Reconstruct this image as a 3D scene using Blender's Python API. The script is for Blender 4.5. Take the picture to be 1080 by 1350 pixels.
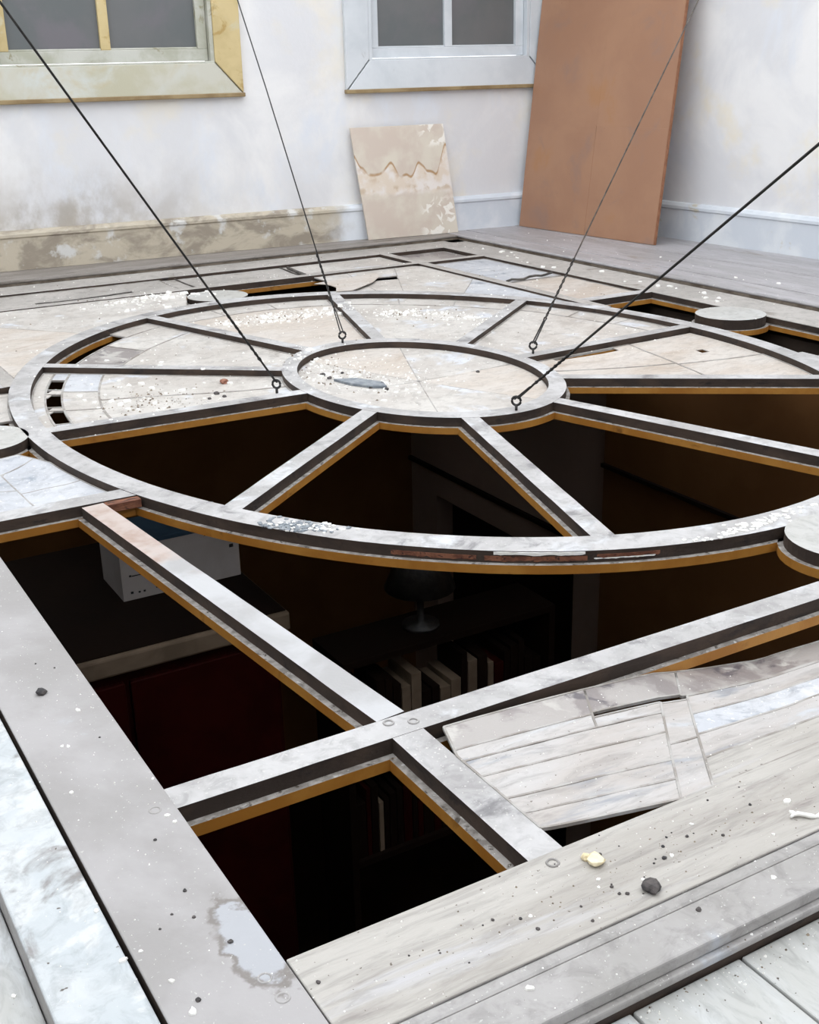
import bpy, bmesh, math, random
from mathutils import Vector, Matrix, noise
random.seed(7)
for o in list(bpy.data.objects): bpy.data.objects.remove(o)
scene = bpy.context.scene
COL = scene.collection

# ---------------------------------------------------------------- camera
cam = bpy.data.cameras.new('camera'); camo = bpy.data.objects.new('camera', cam); COL.objects.link(camo)
R_ = Vector((0.86214815, -0.50617757, -0.02201905)); U_ = Vector((0.19582492, 0.29282709, 0.93589791)); F_ = Vector((0.46728276, 0.81119453, -0.35158252))
M = Matrix((R_, U_, -F_)).transposed().to_4x4(); M.translation = (0, 0, 1.0)
camo.matrix_world = M
cam.sensor_fit = 'HORIZONTAL'; cam.sensor_width = 36.0; cam.lens = 1573.3/1080*36.0; cam.clip_start = .02
scene.camera = camo
# ---------------------------------------------------------------- sky light through the glazed roof
w = bpy.data.worlds.new('overcast_sky'); scene.world = w; w.use_nodes = True
bg = w.node_tree.nodes['Background']; bg.inputs[0].default_value = (0.94, 0.97, 1.0, 1); bg.inputs[1].default_value = 2.85
scene.view_settings.view_transform = 'Standard'; scene.view_settings.look = 'None'
scene.view_settings.gamma = 1.0; scene.view_settings.use_curve_mapping = False
scene.view_settings.exposure = 0.0

# ---------------------------------------------------------------- materials
ALB = 1.0      # reflectance scale of the group of materials being made
def lin(c):
    return tuple(ALB*((v/255)/12.92 if v/255 <= .04045 else ((v/255+.055)/1.055)**2.4) for v in c) + (1,)
def new_mat(name):
    m = bpy.data.materials.new(name); m.use_nodes = True
    nt = m.node_tree; b = nt.nodes['Principled BSDF']
    return m, nt, b
def node(nt, typ, **kw):
    n = nt.nodes.new(typ)
    for k, v in kw.items(): setattr(n, k, v)
    return n
def math_n(nt, op, a, b=None, c=None, clamp=False):
    n = node(nt, 'ShaderNodeMath', operation=op); n.use_clamp = clamp
    for i, v in enumerate((a, b, c)):
        if v is None: continue
        if isinstance(v, (int, float)): n.inputs[i].default_value = v
        else: nt.links.new(v, n.inputs[i])
    return n.outputs[0]
def smooth(nt, v, lo, hi):
    n = node(nt, 'ShaderNodeMapRange', interpolation_type='SMOOTHSTEP')
    nt.links.new(v, n.inputs['Value']); n.inputs['From Min'].default_value = lo; n.inputs['From Max'].default_value = hi
    return n.outputs[0]
def mix(nt, fac, a, b):
    n = node(nt, 'ShaderNodeMix', data_type='RGBA')
    if isinstance(fac, (int, float)): n.inputs['Factor'].default_value = fac
    else: nt.links.new(fac, n.inputs['Factor'])
    for s, v in (('A', a), ('B', b)):
        i = [x for x in n.inputs if x.name == s and x.type == 'RGBA'][0]
        if isinstance(v, tuple): i.default_value = v
        else: nt.links.new(v, i)
    return [x for x in n.outputs if x.type == 'RGBA'][0]
def pos(nt, scale=(1, 1, 1)):
    g = node(nt, 'ShaderNodeNewGeometry')
    if scale == (1, 1, 1): return g.outputs['Position']
    mp = node(nt, 'ShaderNodeMapping'); mp.inputs['Scale'].default_value = scale
    nt.links.new(g.outputs['Position'], mp.inputs['Vector']); return mp.outputs[0]
def nz(nt, vec, scale, detail=4, rough=.55, dist=0, out=0):
    n = node(nt, 'ShaderNodeTexNoise'); nt.links.new(vec, n.inputs['Vector'])
    n.inputs['Scale'].default_value = scale; n.inputs['Detail'].default_value = detail
    n.inputs['Roughness'].default_value = rough; n.inputs['Distortion'].default_value = dist
    return n.outputs[out]
def xyz(nt, vec):
    s = node(nt, 'ShaderNodeSeparateXYZ'); nt.links.new(vec, s.inputs[0]); return s.outputs
def bump(nt, b, h, strength=.3, dist=.004):
    n = node(nt, 'ShaderNodeBump'); n.inputs['Strength'].default_value = strength; n.inputs['Distance'].default_value = dist
    nt.links.new(h, n.inputs['Height']); nt.links.new(n.outputs[0], b.inputs['Normal'])
def mk(name, c1, c2, scale=4, lo=.38, hi=.62, stain=None, rough=.7, bmp=.2, stretch=(1, 1, 1), specks=None, light=None, gscale=90, spec=.5, dist=.3, mott=0):
    """c1..c2 by a broad noise; stain=(colour, scale, lo, hi); specks=(colour, scale, threshold); light=(colour, scale, lo, hi)"""
    m, nt, b = new_mat(name); p = pos(nt, stretch)
    col = mix(nt, smooth(nt, nz(nt, p, scale, 5, .6, dist), lo, hi), lin(c1), lin(c2))
    if stain:
        col = mix(nt, smooth(nt, nz(nt, p, stain[1], 6, .62, .6), stain[2], stain[3]), col, lin(stain[0]))
    if light:
        col = mix(nt, smooth(nt, nz(nt, p, light[1], 5, .6, .4), light[2], light[3]), col, lin(light[0]))
    if mott: col = mix(nt, math_n(nt, 'MULTIPLY', smooth(nt, nz(nt, p, 24, 5, .68, .8), .44, .70), mott), col, lin(tuple(int(v*.70) for v in c1)))
    if specks:
        col = mix(nt, smooth(nt, nz(nt, pos(nt), specks[1], 2, .5), specks[2], specks[2]+.04), col, lin(specks[0]))
    nt.links.new(col, b.inputs['Base Color']); b.inputs['Roughness'].default_value = rough
    b.inputs['Specular IOR Level'].default_value = spec
    if bmp: bump(nt, b, nz(nt, p, gscale, 4, .6), bmp, .003)
    return m

MT = {}
ALB = .63     # everything under old dust
MT['paint'] = mk('dusty_paint', (200, 197, 196), (228, 226, 226), 5, mott=.42, stain=((146, 144, 146), 8, .55, .70), rough=.55, bmp=.25, specks=((238, 236, 232), 160, .66), light=((244, 246, 250), 6, .56, .68))
ALB = .57
MT['paint_far'] = mk('dusty_paint_far', (208, 202, 196), (228, 222, 216), 3.0, mott=.42, stain=((168, 158, 148), 5, .60, .74), rough=.6, bmp=.25, specks=((240, 238, 232), 120, .66))
ALB = 0.56
MT['board'] = mk('dusty_board', (196, 192, 188), (214, 210, 208), 3.2, mott=.42, stain=((162, 156, 150), 4.2, .60, .70), rough=.6, bmp=.22, specks=((236, 234, 230), 170, .68), light=((224, 228, 236), 4, .60, .70))
ALB = .54
def marked_board():
    m, nt, b = new_mat('water_marked_board'); p = pos(nt); c = xyz(nt, p)
    col = mix(nt, smooth(nt, nz(nt, p, 3.2, 5, .6, .3), .38, .62), lin((196, 192, 190)), lin((216, 212, 212)))
    col = mix(nt, smooth(nt, nz(nt, p, 5, 6, .62, .6), .60, .72), col, lin((226, 230, 238)))
    col = mix(nt, smooth(nt, nz(nt, p, 4.2, 5, .6), .62, .76), col, lin((184, 178, 174)))
    dx = math_n(nt, 'DIVIDE', math_n(nt, 'SUBTRACT', c[0], .412), .034); dy = math_n(nt, 'DIVIDE', math_n(nt, 'SUBTRACT', c[1], 1.128), .085)
    r = math_n(nt, 'SQRT', math_n(nt, 'ADD', math_n(nt, 'MULTIPLY', dx, dx), math_n(nt, 'MULTIPLY', dy, dy)))
    r = math_n(nt, 'ADD', r, math_n(nt, 'MULTIPLY', math_n(nt, 'SUBTRACT', nz(nt, p, 38, 4, .6), .5), 1.1))
    col = mix(nt, math_n(nt, 'MULTIPLY', smooth(nt, r, 1.25, 1.05), smooth(nt, nz(nt, p, 22, 3), .30, .5)), col, lin((164, 157, 152)))
    col = mix(nt, smooth(nt, r, 1.0, .80), col, lin((218, 220, 226)))
    col = mix(nt, smooth(nt, nz(nt, p, 170, 2), .69, .73), col, lin((240, 238, 234)))
    nt.links.new(col, b.inputs['Base Color']); b.inputs['Roughness'].default_value = .6; bump(nt, b, nz(nt, p, 90, 4, .6), .22, .003); return m
MT['marked'] = marked_board()
ALB = .64
MT['grain_board'] = mk('streaked_board', (200, 194, 186), (218, 213, 206), 3.2, mott=.42, stain=((154, 144, 140), 7.0, .54, .70), rough=.62, bmp=.4, stretch=(.30, 2.4, 1), specks=((120, 110, 98), 140, .70), light=((222, 220, 222), 5, .58, .70))
ALB = 0.62
MT['flaky'] = mk('flaky_blue_white_paint', (222, 229, 233), (240, 244, 246), 6, mott=.42, stain=((166, 162, 160), 6.5, .52, .62), rough=.5, bmp=.6, specks=((110, 100, 92), 60, .725), light=((244, 247, 248), 9, .52, .60), gscale=45)
ALB = 0.42
MT['ribside'] = mk('dark_bare_wood', (70, 54, 44), (96, 76, 62), 8, stain=((40, 30, 26), 12, .55, .7), rough=.75, bmp=.3, stretch=(1, 1, 2), light=((120, 108, 98), 16, .66, .76))
ALB = .66
MT['ochre'] = mk('ochre_varnished_wood', (186, 124, 48), (206, 146, 66), 7, stain=((142, 92, 34), 14, .60, .74), rough=.45, bmp=.15)
ALB = .60
MT['ledge'] = mk('gritty_ledge', (150, 143, 136), (196, 190, 184), 40, stain=((92, 82, 72), 60, .56, .66), rough=.8, bmp=.8, gscale=150, light=((225, 222, 218), 70, .62, .68))
MT['raw'] = mk('raw_split_wood', (120, 70, 48), (160, 104, 76), 18, stain=((70, 38, 28), 30, .55, .65), rough=.8, bmp=.6, stretch=(1, 3, 3))
ALB = 0.76
MT['glass'] = mk('dust_covered_glass', (208, 201, 194), (226, 221, 215), 4, mott=.42, stain=((168, 160, 152), 5, .60, .72), rough=.42, bmp=.25, specks=((240, 238, 234), 110, .66), light=((232, 235, 242), 4.5, .56, .66), spec=.6)
ALB = .76
MT['glass_tan'] = mk('tan_dusty_glass', (216, 204, 192), (226, 218, 210), 3, mott=.42, stain=((196, 176, 158), 4, .58, .74), rough=.42, bmp=.25, specks=((240, 236, 230), 110, .67), stretch=(1, 2.2, 1), spec=.6)
MT['glass_blue'] = mk('blue_dusty_glass', (206, 209, 216), (222, 224, 229), 4, mott=.42, stain=((160, 168, 180), 7, .58, .68), rough=.42, bmp=.3, specks=((245, 245, 245), 110, .66), light=((236, 236, 238), 6, .56, .64), spec=.6)
MT['glass_wet'] = mk('mottled_grey_glass', (152, 144, 142), (184, 178, 174), 7, lo=.45, hi=.55, stain=((112, 106, 110), 8, .57, .63), rough=.35, bmp=.3, light=((206, 202, 196), 9, .58, .66), spec=.6)
ALB = .64
MT['glass_front'] = mk('streaky_front_glass', (214, 206, 200), (226, 222, 220), 5, mott=.42, stain=((180, 182, 188), 6, .56, .68), rough=.5, bmp=.35, stretch=(.5, 1.8, 1), light=((230, 234, 240), 7, .56, .68), specks=((140, 130, 120), 150, .71))
ALB = .60
def loose_mat():
    m, nt, b = new_mat('half_stripped_paint'); p = pos(nt); c = xyz(nt, p)
    col = mix(nt, smooth(nt, nz(nt, p, 5, 5, .6, .3), .38, .62), lin((204, 202, 202)), lin((228, 228, 230)))
    bare = smooth(nt, math_n(nt, 'ADD', c[1], math_n(nt, 'MULTIPLY', nz(nt, p, 9, 4), .9)), 2.72, 2.92)
    col = mix(nt, bare, col, mix(nt, smooth(nt, nz(nt, p, 16, 4), .4, .7), lin((228, 212, 204)), lin((206, 180, 166))))
    nt.links.new(col, b.inputs['Base Color']); b.inputs['Roughness'].default_value = .6; bump(nt, b, nz(nt, p, 70, 4), .25, .003); return m
MT['loose_top'] = loose_mat()
ALB = .66
MT['lead'] = mk('dusty_lead', (168, 160, 152), (206, 202, 198), 14, rough=.6, bmp=.3)
MT['lead_dark'] = mk('dark_lead', (70, 66, 62), (110, 104, 98), 20, rough=.55, bmp=.3)
ALB = 0.6
MT['disc'] = mk('roundel_top', (222, 220, 214), (232, 231, 228), 5, mott=.42, stain=((196, 192, 184), 8, .6, .7), rough=.5, bmp=.15, specks=((60, 55, 50), 60, .80))
ALB = 0.66
MT['floor_near'] = mk('worn_floor_near', (212, 212, 208), (228, 230, 230), 5, mott=.42, stain=((178, 172, 162), 6, .6, .72), rough=.5, bmp=.2, stretch=(2, .6, 1), light=((238, 242, 244), 5, .56, .66), specks=((90, 80, 68), 120, .72))
ALB = 0.62
MT['floor_far'] = mk('worn_floor_far', (196, 192, 194), (214, 210, 214), 4, mott=.42, stain=((176, 166, 156), 5, .60, .72), rough=.48, bmp=.2, stretch=(2.4, .4, 1), specks=((240, 238, 234), 100, .68))
ALB = .52
MT['floor_back'] = mk('worn_floor_back', (176, 168, 160), (200, 192, 186), 4, mott=.42, stain=((140, 130, 120), 5, .58, .70), rough=.6, bmp=.2, stretch=(.4, 2.4, 1), specks=((235, 230, 224), 100, .68))
ALB = 0.5
MT['under_worn'] = mk('worn_riser', (130, 116, 100), (170, 156, 140), 12, rough=.8)
MT['under'] = mk('dark_subfloor', (58, 46, 36), (78, 62, 50), 6, rough=.9)
ALB = .95
MT['white_flake'] = mk('white_plaster', (238, 236, 230), (248, 247, 244), 30, rough=.7, bmp=.3)
MT['cream_flake'] = mk('cream_plaster', (214, 198, 160), (240, 228, 196), 30, rough=.8, bmp=.5)
MT['grit'] = mk('dark_grit', (48, 46, 48), (86, 80, 78), 60, rough=.7, bmp=.5)
MT['brickbit'] = mk('brick_bit', (128, 84, 66), (160, 112, 92), 60, rough=.85, bmp=.5)
MT['grit_brown'] = mk('brown_grit', (104, 92, 80), (150, 136, 118), 60, rough=.85)
MT['slate'] = mk('slate_glass', (112, 120, 128), (150, 156, 162), 30, rough=.35, bmp=.2)
MT['iron'] = mk('black_iron', (22, 21, 21), (44, 42, 40), 40, rough=.5, bmp=.2)
MT['wire'] = mk('dark_wire', (24, 22, 22), (40, 38, 36), 40, rough=.45, bmp=0)
MT['wire_light'] = mk('grey_wire', (84, 80, 76), (120, 112, 104), 40, rough=.45, bmp=0)
MT['pane'] = mk('painted_out_glass', (98, 102, 103), (106, 107, 108), 2, rough=.35, bmp=.05, light=((110, 107, 112), 2.5, .56, .72))
MT['win_yellow'] = mk('yellowed_white_paint', (186, 182, 160), (198, 196, 184), 3.2, stain=((190, 172, 128), 2.4, .56, .72), rough=.5, bmp=.15, light=((202, 206, 202), 2.4, .54, .70))
MT['win_ochre'] = mk('yellow_worn_paint', (192, 172, 124), (206, 186, 138), 4, stain=((176, 148, 90), 9, .58, .68), rough=.5, bmp=.15, light=((200, 192, 162), 6, .56, .70))
MT['win_grey'] = mk('grey_green_paint', (172, 172, 156), (196, 196, 188), 5, stain=((146, 140, 112), 9, .60, .70), rough=.5, bmp=.15)
ALB = .84
MT['win_white'] = mk('cool_white_paint', (212, 218, 224), (226, 231, 236), 3, rough=.42, bmp=.1, stain=((190, 194, 196), 7, .64, .74))
ALB = .8
MT['win_edge'] = mk('brown_trim_edge', (146, 122, 84), (170, 148, 108), 6, rough=.6, bmp=.2)
ALB = .88
MT['hardboard'] = mk('brown_hardboard', (166, 124, 98), (174, 132, 104), 2.2, stain=((158, 124, 106), 3.2, .56, .70), rough=.5, bmp=.06, specks=((150, 102, 72), 90, .74), light=((174, 128, 92), 2.2, .58, .7))
MT['hardboard_edge'] = mk('hardboard_edge', (138, 92, 64), (158, 108, 78), 20, rough=.7, bmp=.3)
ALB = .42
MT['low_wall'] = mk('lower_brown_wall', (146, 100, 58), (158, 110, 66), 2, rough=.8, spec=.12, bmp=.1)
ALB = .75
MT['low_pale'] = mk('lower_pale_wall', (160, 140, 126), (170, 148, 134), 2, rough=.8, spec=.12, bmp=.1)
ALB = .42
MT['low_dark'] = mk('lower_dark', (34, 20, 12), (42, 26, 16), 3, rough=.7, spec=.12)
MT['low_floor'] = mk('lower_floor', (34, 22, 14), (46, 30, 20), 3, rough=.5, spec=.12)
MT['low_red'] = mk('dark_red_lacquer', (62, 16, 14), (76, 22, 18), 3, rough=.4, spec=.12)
ALB = .75
MT['low_shelf'] = mk('pale_cornice', (120, 104, 88), (140, 122, 104), 5, rough=.6, spec=.12)
ALB = .85
MT['carton'] = mk('white_carton', (196, 188, 184), (206, 199, 196), 5, rough=.7, bmp=.05)
MT['carton_blue'] = mk('blue_carton', (50, 78, 100), (60, 90, 112), 5, rough=.6, bmp=.05)
MT['ink'] = mk('black_ink', (30, 28, 30), (40, 38, 38), 5, rough=.6, bmp=0)
ALB = 1.0
MT['ceiling'] = mk('white_ceiling', (222, 222, 220), (232, 232, 230), 3, rough=.9)

# plaster walls: blue-white with warm patches; grime creeps up from the floor where the damp was
def wall_mat(name, ax, g0, g1, warm):
    m, nt, b = new_mat(name); p = pos(nt); s = xyz(nt, p)
    col = mix(nt, smooth(nt, nz(nt, p, 1.6, 5, .6, .5), .38, .64), lin((216, 216, 219)), lin((232, 231, 231)))
    col = mix(nt, smooth(nt, nz(nt, pos(nt, (1, 1, .55)), 2.6, 5, .6, .3), 0.52, .72), col, lin((218, 222, 230)))
    col = mix(nt, math_n(nt, 'MULTIPLY', smooth(nt, nz(nt, p, 1.9, 5, .6), .54, .70), warm), col, lin((232, 220, 192)))
    damp = math_n(nt, 'MULTIPLY', smooth(nt, s[ax], g0, g1), smooth(nt, math_n(nt, 'ADD', s[2], math_n(nt, 'MULTIPLY', nz(nt, p, 3.0, 5, .6), .55)), .92, .44))
    damp = math_n(nt, 'MULTIPLY', damp, smooth(nt, nz(nt, pos(nt, (1, 1, .7)), 5, 6, .65), .30, .60))
    col = mix(nt, math_n(nt, 'MULTIPLY', damp, .85), col, lin((158, 148, 134)))
    nt.links.new(col, b.inputs['Base Color']); b.inputs['Roughness'].default_value = .85
    bump(nt, b, nz(nt, p, 30, 5, .6), .25, .004)
    return m
MT['plaster_back'] = wall_mat('old_plaster_back', 0, 3.3, 1.4, .35)
MT['plaster'] = wall_mat('old_plaster', 0, -9, -10, .55)
def base_mat():
    m, nt, b = new_mat('grimy_baseboard'); p = pos(nt); s = xyz(nt, p)
    clean = mix(nt, smooth(nt, nz(nt, p, 4, 4), .4, .6), lin((206, 213, 222)), lin((222, 226, 232)))
    dirt = mix(nt, smooth(nt, nz(nt, pos(nt, (1, 1, 2)), 4.5, 6, .62, .4), .40, .58), lin((150, 140, 126)), lin((190, 180, 162)))
    dirt = mix(nt, smooth(nt, nz(nt, p, 7, 5, .6), .56, .66), dirt, lin((206, 205, 202)))
    edge = math_n(nt, 'ADD', s[0], math_n(nt, 'MULTIPLY', nz(nt, p, 9, 4), .25))
    col = mix(nt, smooth(nt, edge, 3.50, 3.30), clean, dirt)
    nt.links.new(col, b.inputs['Base Color']); b.inputs['Roughness'].default_value = .6
    bump(nt, b, nz(nt, p, 60, 4), .2, .003); return m
MT['baseboard'] = base_mat()
MT['baseboard_clean'] = mk('clean_baseboard', (206, 212, 220), (222, 226, 230), 4, stain=((196, 186, 164), 5, .62, .72), rough=.55, bmp=.1)

# ---------------------------------------------------------------- mesh helpers
ORG = {}
def link(o, parent, origin):
    COL.objects.link(o); ORG[o] = Vector(origin)
    if parent is not None: o.parent = parent
    else: o.location = origin
    return o
def empty(name, loc, label=None, cat=None, kind=None, group=None):
    o = bpy.data.objects.new(name, None); o.empty_display_size = .05
    link(o, None, loc); tag(o, label, cat, group, kind); return o
def tag(o, label=None, cat=None, group=None, kind=None):
    if label: o['label'] = label
    if cat: o['category'] = cat
    if group: o['group'] = group
    if kind: o['kind'] = kind
    return o
class MB:
    def __init__(s): s.v = []; s.f = []; s.m = []
    def add(s, vs, fs, mi=0):
        k = len(s.v); s.v += [tuple(v) for v in vs]
        for i, f in enumerate(fs):
            s.f.append(tuple(k+a for a in f)); s.m.append(mi[i] if isinstance(mi, (list, tuple)) else mi)
    def box(s, x0, x1, y0, y1, z0, z1, mi=0):
        if not isinstance(mi, (list, tuple)): mi = [mi]*6
        s.add([(x0,y0,z0),(x1,y0,z0),(x1,y1,z0),(x0,y1,z0),(x0,y0,z1),(x1,y0,z1),(x1,y1,z1),(x0,y1,z1)],
              [(4,5,6,7),(0,3,2,1),(0,1,5,4),(1,2,6,5),(2,3,7,6),(3,0,4,7)], mi)   # top,bottom,-y,+x,+y,-x
    def prism(s, poly, z0, z1, mi=(0, 0, 0)):
        n = len(poly); vs = [(p[0], p[1], z0) for p in poly]+[(p[0], p[1], z1) for p in poly]
        fs = [tuple(range(n, 2*n)), tuple(reversed(range(n)))]+[(i, (i+1) % n, n+(i+1) % n, n+i) for i in range(n)]
        s.add(vs, fs, [mi[0], mi[1]]+[mi[2]]*n)
    def hexa(s, a, b, mi=0):   # a, b: 4 points each (two opposite faces)
        s.add(list(a)+list(b), [(0,3,2,1),(4,5,6,7),(0,1,5,4),(1,2,6,5),(2,3,7,6),(3,0,4,7)], mi)
    def sweep(s, L, Rr, z0, z1, mi=(0, 1, 1), closed=False):
        n = len(L); vs = []
        for a, b in zip(L, Rr): vs += [(a[0],a[1],z1),(b[0],b[1],z1),(b[0],b[1],z0),(a[0],a[1],z0)]
        fs = []; ms = []
        for i in range(n if closed else n-1):
            j = (i+1) % n; a, b = 4*i, 4*j
            fs += [(a, a+1, b+1, b), (a+1, a+2, b+2, b+1), (a+2, a+3, b+3, b+2), (a+3, a, b, b+3)]; ms += [mi[0], mi[1], mi[2], mi[1]]
        if not closed:
            fs += [(3, 2, 1, 0), (4*n-4, 4*n-3, 4*n-2, 4*n-1)]; ms += [mi[1], mi[1]]
        s.add(vs, fs, ms)
    def tube(s, pts, r, n=8, mi=0, closed=False):
        pts = [Vector(p) for p in pts]; N = len(pts); rings = []
        for i, p in enumerate(pts):
            if closed: t = pts[(i+1) % N]-pts[i-1]
            else: t = pts[min(i+1, N-1)]-pts[max(i-1, 0)]
            t.normalize(); a = t.cross(Vector((0, 0, 1)))
            if a.length < 1e-3: a = t.cross(Vector((1, 0, 0)))
            a.normalize(); b = t.cross(a); rr = r[i] if isinstance(r, list) else r
            rings.append([p+rr*(math.cos(2*math.pi*k/n)*a+math.sin(2*math.pi*k/n)*b) for k in range(n)])
        vs = [v for g in rings for v in g]; fs = []
        for i in range(N if closed else N-1):
            j = (i+1) % N
            fs += [(i*n+k, i*n+(k+1) % n, j*n+(k+1) % n, j*n+k) for k in range(n)]
        if not closed: fs += [tuple(reversed(range(n))), tuple((N-1)*n+k for k in range(n))]
        s.add(vs, fs, mi)
    def build(s, name, mats, parent=None, smooth=False, origin=None, bevel=0):
        if not isinstance(mats, (list, tuple)): mats = [mats]
        if parent is not None: org = ORG[parent]
        elif origin is not None: org = Vector(origin)
        else:
            xs, ys, zs = zip(*s.v); org = Vector(((min(xs)+max(xs))/2, (min(ys)+max(ys))/2, min(zs)))
        me = bpy.data.meshes.new(name)
        me.from_pydata([(v[0]-org.x, v[1]-org.y, v[2]-org.z) for v in s.v], [], s.f)
        for m in mats: me.materials.append(MT[m] if isinstance(m, str) else m)
        me.polygons.foreach_set('material_index', s.m)
        if smooth: me.polygons.foreach_set('use_smooth', [True]*len(me.polygons))
        bm = bmesh.new(); bm.from_mesh(me); bmesh.ops.recalc_face_normals(bm, faces=bm.faces)
        if bevel: bmesh.ops.bevel(bm, geom=[e for e in bm.edges if e.calc_face_angle(0) > .5], offset=bevel, segments=2, affect='EDGES', profile=.5)
        bm.to_mesh(me); bm.free(); me.update()
        return link(bpy.data.objects.new(name, me), parent, org)
def jit(p, a=.0012, s=9.0):
    n = noise.noise_vector(Vector((p[0]*s, p[1]*s, 3.3))); return (p[0]+a*n.x, p[1]+a*n.y)
def line_LR(p0, p1, hw, seg=.05, j=.0012):
    d = Vector((p1[0]-p0[0], p1[1]-p0[1])); n = max(2, int(d.length/seg)); d.normalize(); q = Vector((-d.y, d.x))
    L, Rr = [], []
    for i in range(n+1):
        t = i/n; x = p0[0]+(p1[0]-p0[0])*t; y = p0[1]+(p1[1]-p0[1])*t
        L.append(jit((x+q.x*hw, y+q.y*hw), j)); Rr.append(jit((x-q.x*hw, y-q.y*hw), j))
    return L, Rr
RIB, FLG, LW = .028, .021, .013      # rib depth, ledge thickness, ledge width
def tbar(name, p0, p1, hw, parent, z=0.0, top='paint', lw=LW):
    L, Rr = line_LR(p0, p1, hw); mb = MB(); mb.sweep(L, Rr, z-RIB, z)
    o = mb.build(name, [top, 'ribside'], parent)
    L, Rr = line_LR(p0, p1, hw+lw, j=.0004); mb = MB(); mb.sweep(L, Rr, z-RIB-FLG, z-RIB-.0003)
    mb.build('ledge_moulding', ['ledge', 'ochre'], o); return o

# ---------------------------------------------------------------- the room
WA = Vector((1.32907617, 6.58107107)); WT = Vector((0.99793562, -0.06422229)); WN = Vector((-0.06422229, -0.99793562))  # back wall: foot, along, into room
def W(s, d, z): p = WA+WT*s+WN*d; return (p.x, p.y, z)
CORNER = Vector((4.83636952, 6.35535871)); RT = Vector((0.03783, -0.99928))   # right wall runs towards the viewer
RN = Vector((-0.99928, -0.03783))
def RW(s, d, z): p = CORNER+RT*s+RN*d; return (p.x, p.y, z)
S_END = (CORNER-WA).length; S_BEG = -3.1; H = 3.05; ZP = .02; ZF = -.045
X_L, Y_N = WA.x+WT.x*S_BEG, -1.6

W1 = (-.035, 1.41, .862, 2.42); W2 = (2.03, 3.41, .858, 2.42)    # casing outlines on the back wall (s0, s1, z0, z1)
def opening(w): return (w[0]+.15, w[1]-.15, w[2]+.165, w[3]-.15)
mb = MB(); o1, o2 = opening(W1), opening(W2)
ss = sorted([S_BEG, o1[0], o1[1], o2[0], o2[1], S_END+.1]); zs = [-.1, o1[2], o1[3], H]
for i in range(5):
    for k in range(3):
        if k == 1 and i in (1, 3): continue
        a, b, c, d = ss[i], ss[i+1], zs[k], zs[k+1]
        mb.hexa([W(a, 0, c), W(b, 0, c), W(b, 0, d), W(a, 0, d)], [W(a, -.14, c), W(b, -.14, c), W(b, -.14, d), W(a, -.14, d)])
tag(mb.build('wall_back', 'plaster_back'), 'white plaster wall with two windows, grime along its foot', kind='structure')
mb = MB(); e = (CORNER.y-Y_N)+.05
mb.hexa([RW(0, 0, -.1), RW(e, 0, -.1), RW(e, 0, H), RW(0, 0, H)], [RW(0, -.14, -.1), RW(e, -.14, -.1), RW(e, -.14, H), RW(0, -.14, H)])
tag(mb.build('wall_right', 'plaster'), 'bare white plaster wall behind the tall brown sheet', kind='structure')
mb = MB(); mb.box(X_L-.14, X_L, Y_N, 6.95, -.1, H); tag(mb.build('wall_left', 'plaster'), kind='structure')
mb = MB(); mb.box(X_L-.14, 5.3, Y_N-.14, Y_N, -.1, H); tag(mb.build('wall_near', 'plaster'), kind='structure')
# roof: plastered border round a long glazed roof light, glazing bars across it
mb = MB(); K = (-1.5, 4.65, -1.2, 6.2)
mb.box(X_L-.14, K[0], Y_N-.14, 7.0, H, H+.12); mb.box(K[1], 5.4, Y_N-.14, 7.0, H, H+.12)
mb.box(K[0], K[1], Y_N-.14, K[2], H, H+.12); mb.box(K[0], K[1], K[3], 7.0, H, H+.12)
ceil = tag(mb.build('ceiling', 'ceiling'), kind='structure')
for x in (-1.0, -.395, .45, 1.25, 2.051, 2.85, 3.6, 4.393):
    mb = MB(); mb.box(x-.015, x+.015, K[2], K[3], H+.02, H+.07); mb.build('glazing_bar', 'ceiling', ceil)

# baseboards
def baseboard(name, fn, s0, s1, mat):
    mb = MB(); prof = [(.0, ZP), (.022, ZP), (.022, .185), (.030, .192), (.030, .206), (.018, .222), (0, .226)]
    n = len(prof); vs = [fn(s0, d, z) for d, z in prof]+[fn(s1, d, z) for d, z in prof]
    mb.add(vs, [(i, (i+1) % n, n+(i+1) % n, n+i) for i in range(n)]+[tuple(reversed(range(n))), tuple(range(n, 2*n))])
    tag(mb.build(name, mat), kind='structure')
baseboard('baseboard_back', W, S_BEG, S_END, 'baseboard'); baseboard('baseboard_right', RW, 0.0, e-.1, 'baseboard_clean')

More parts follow.
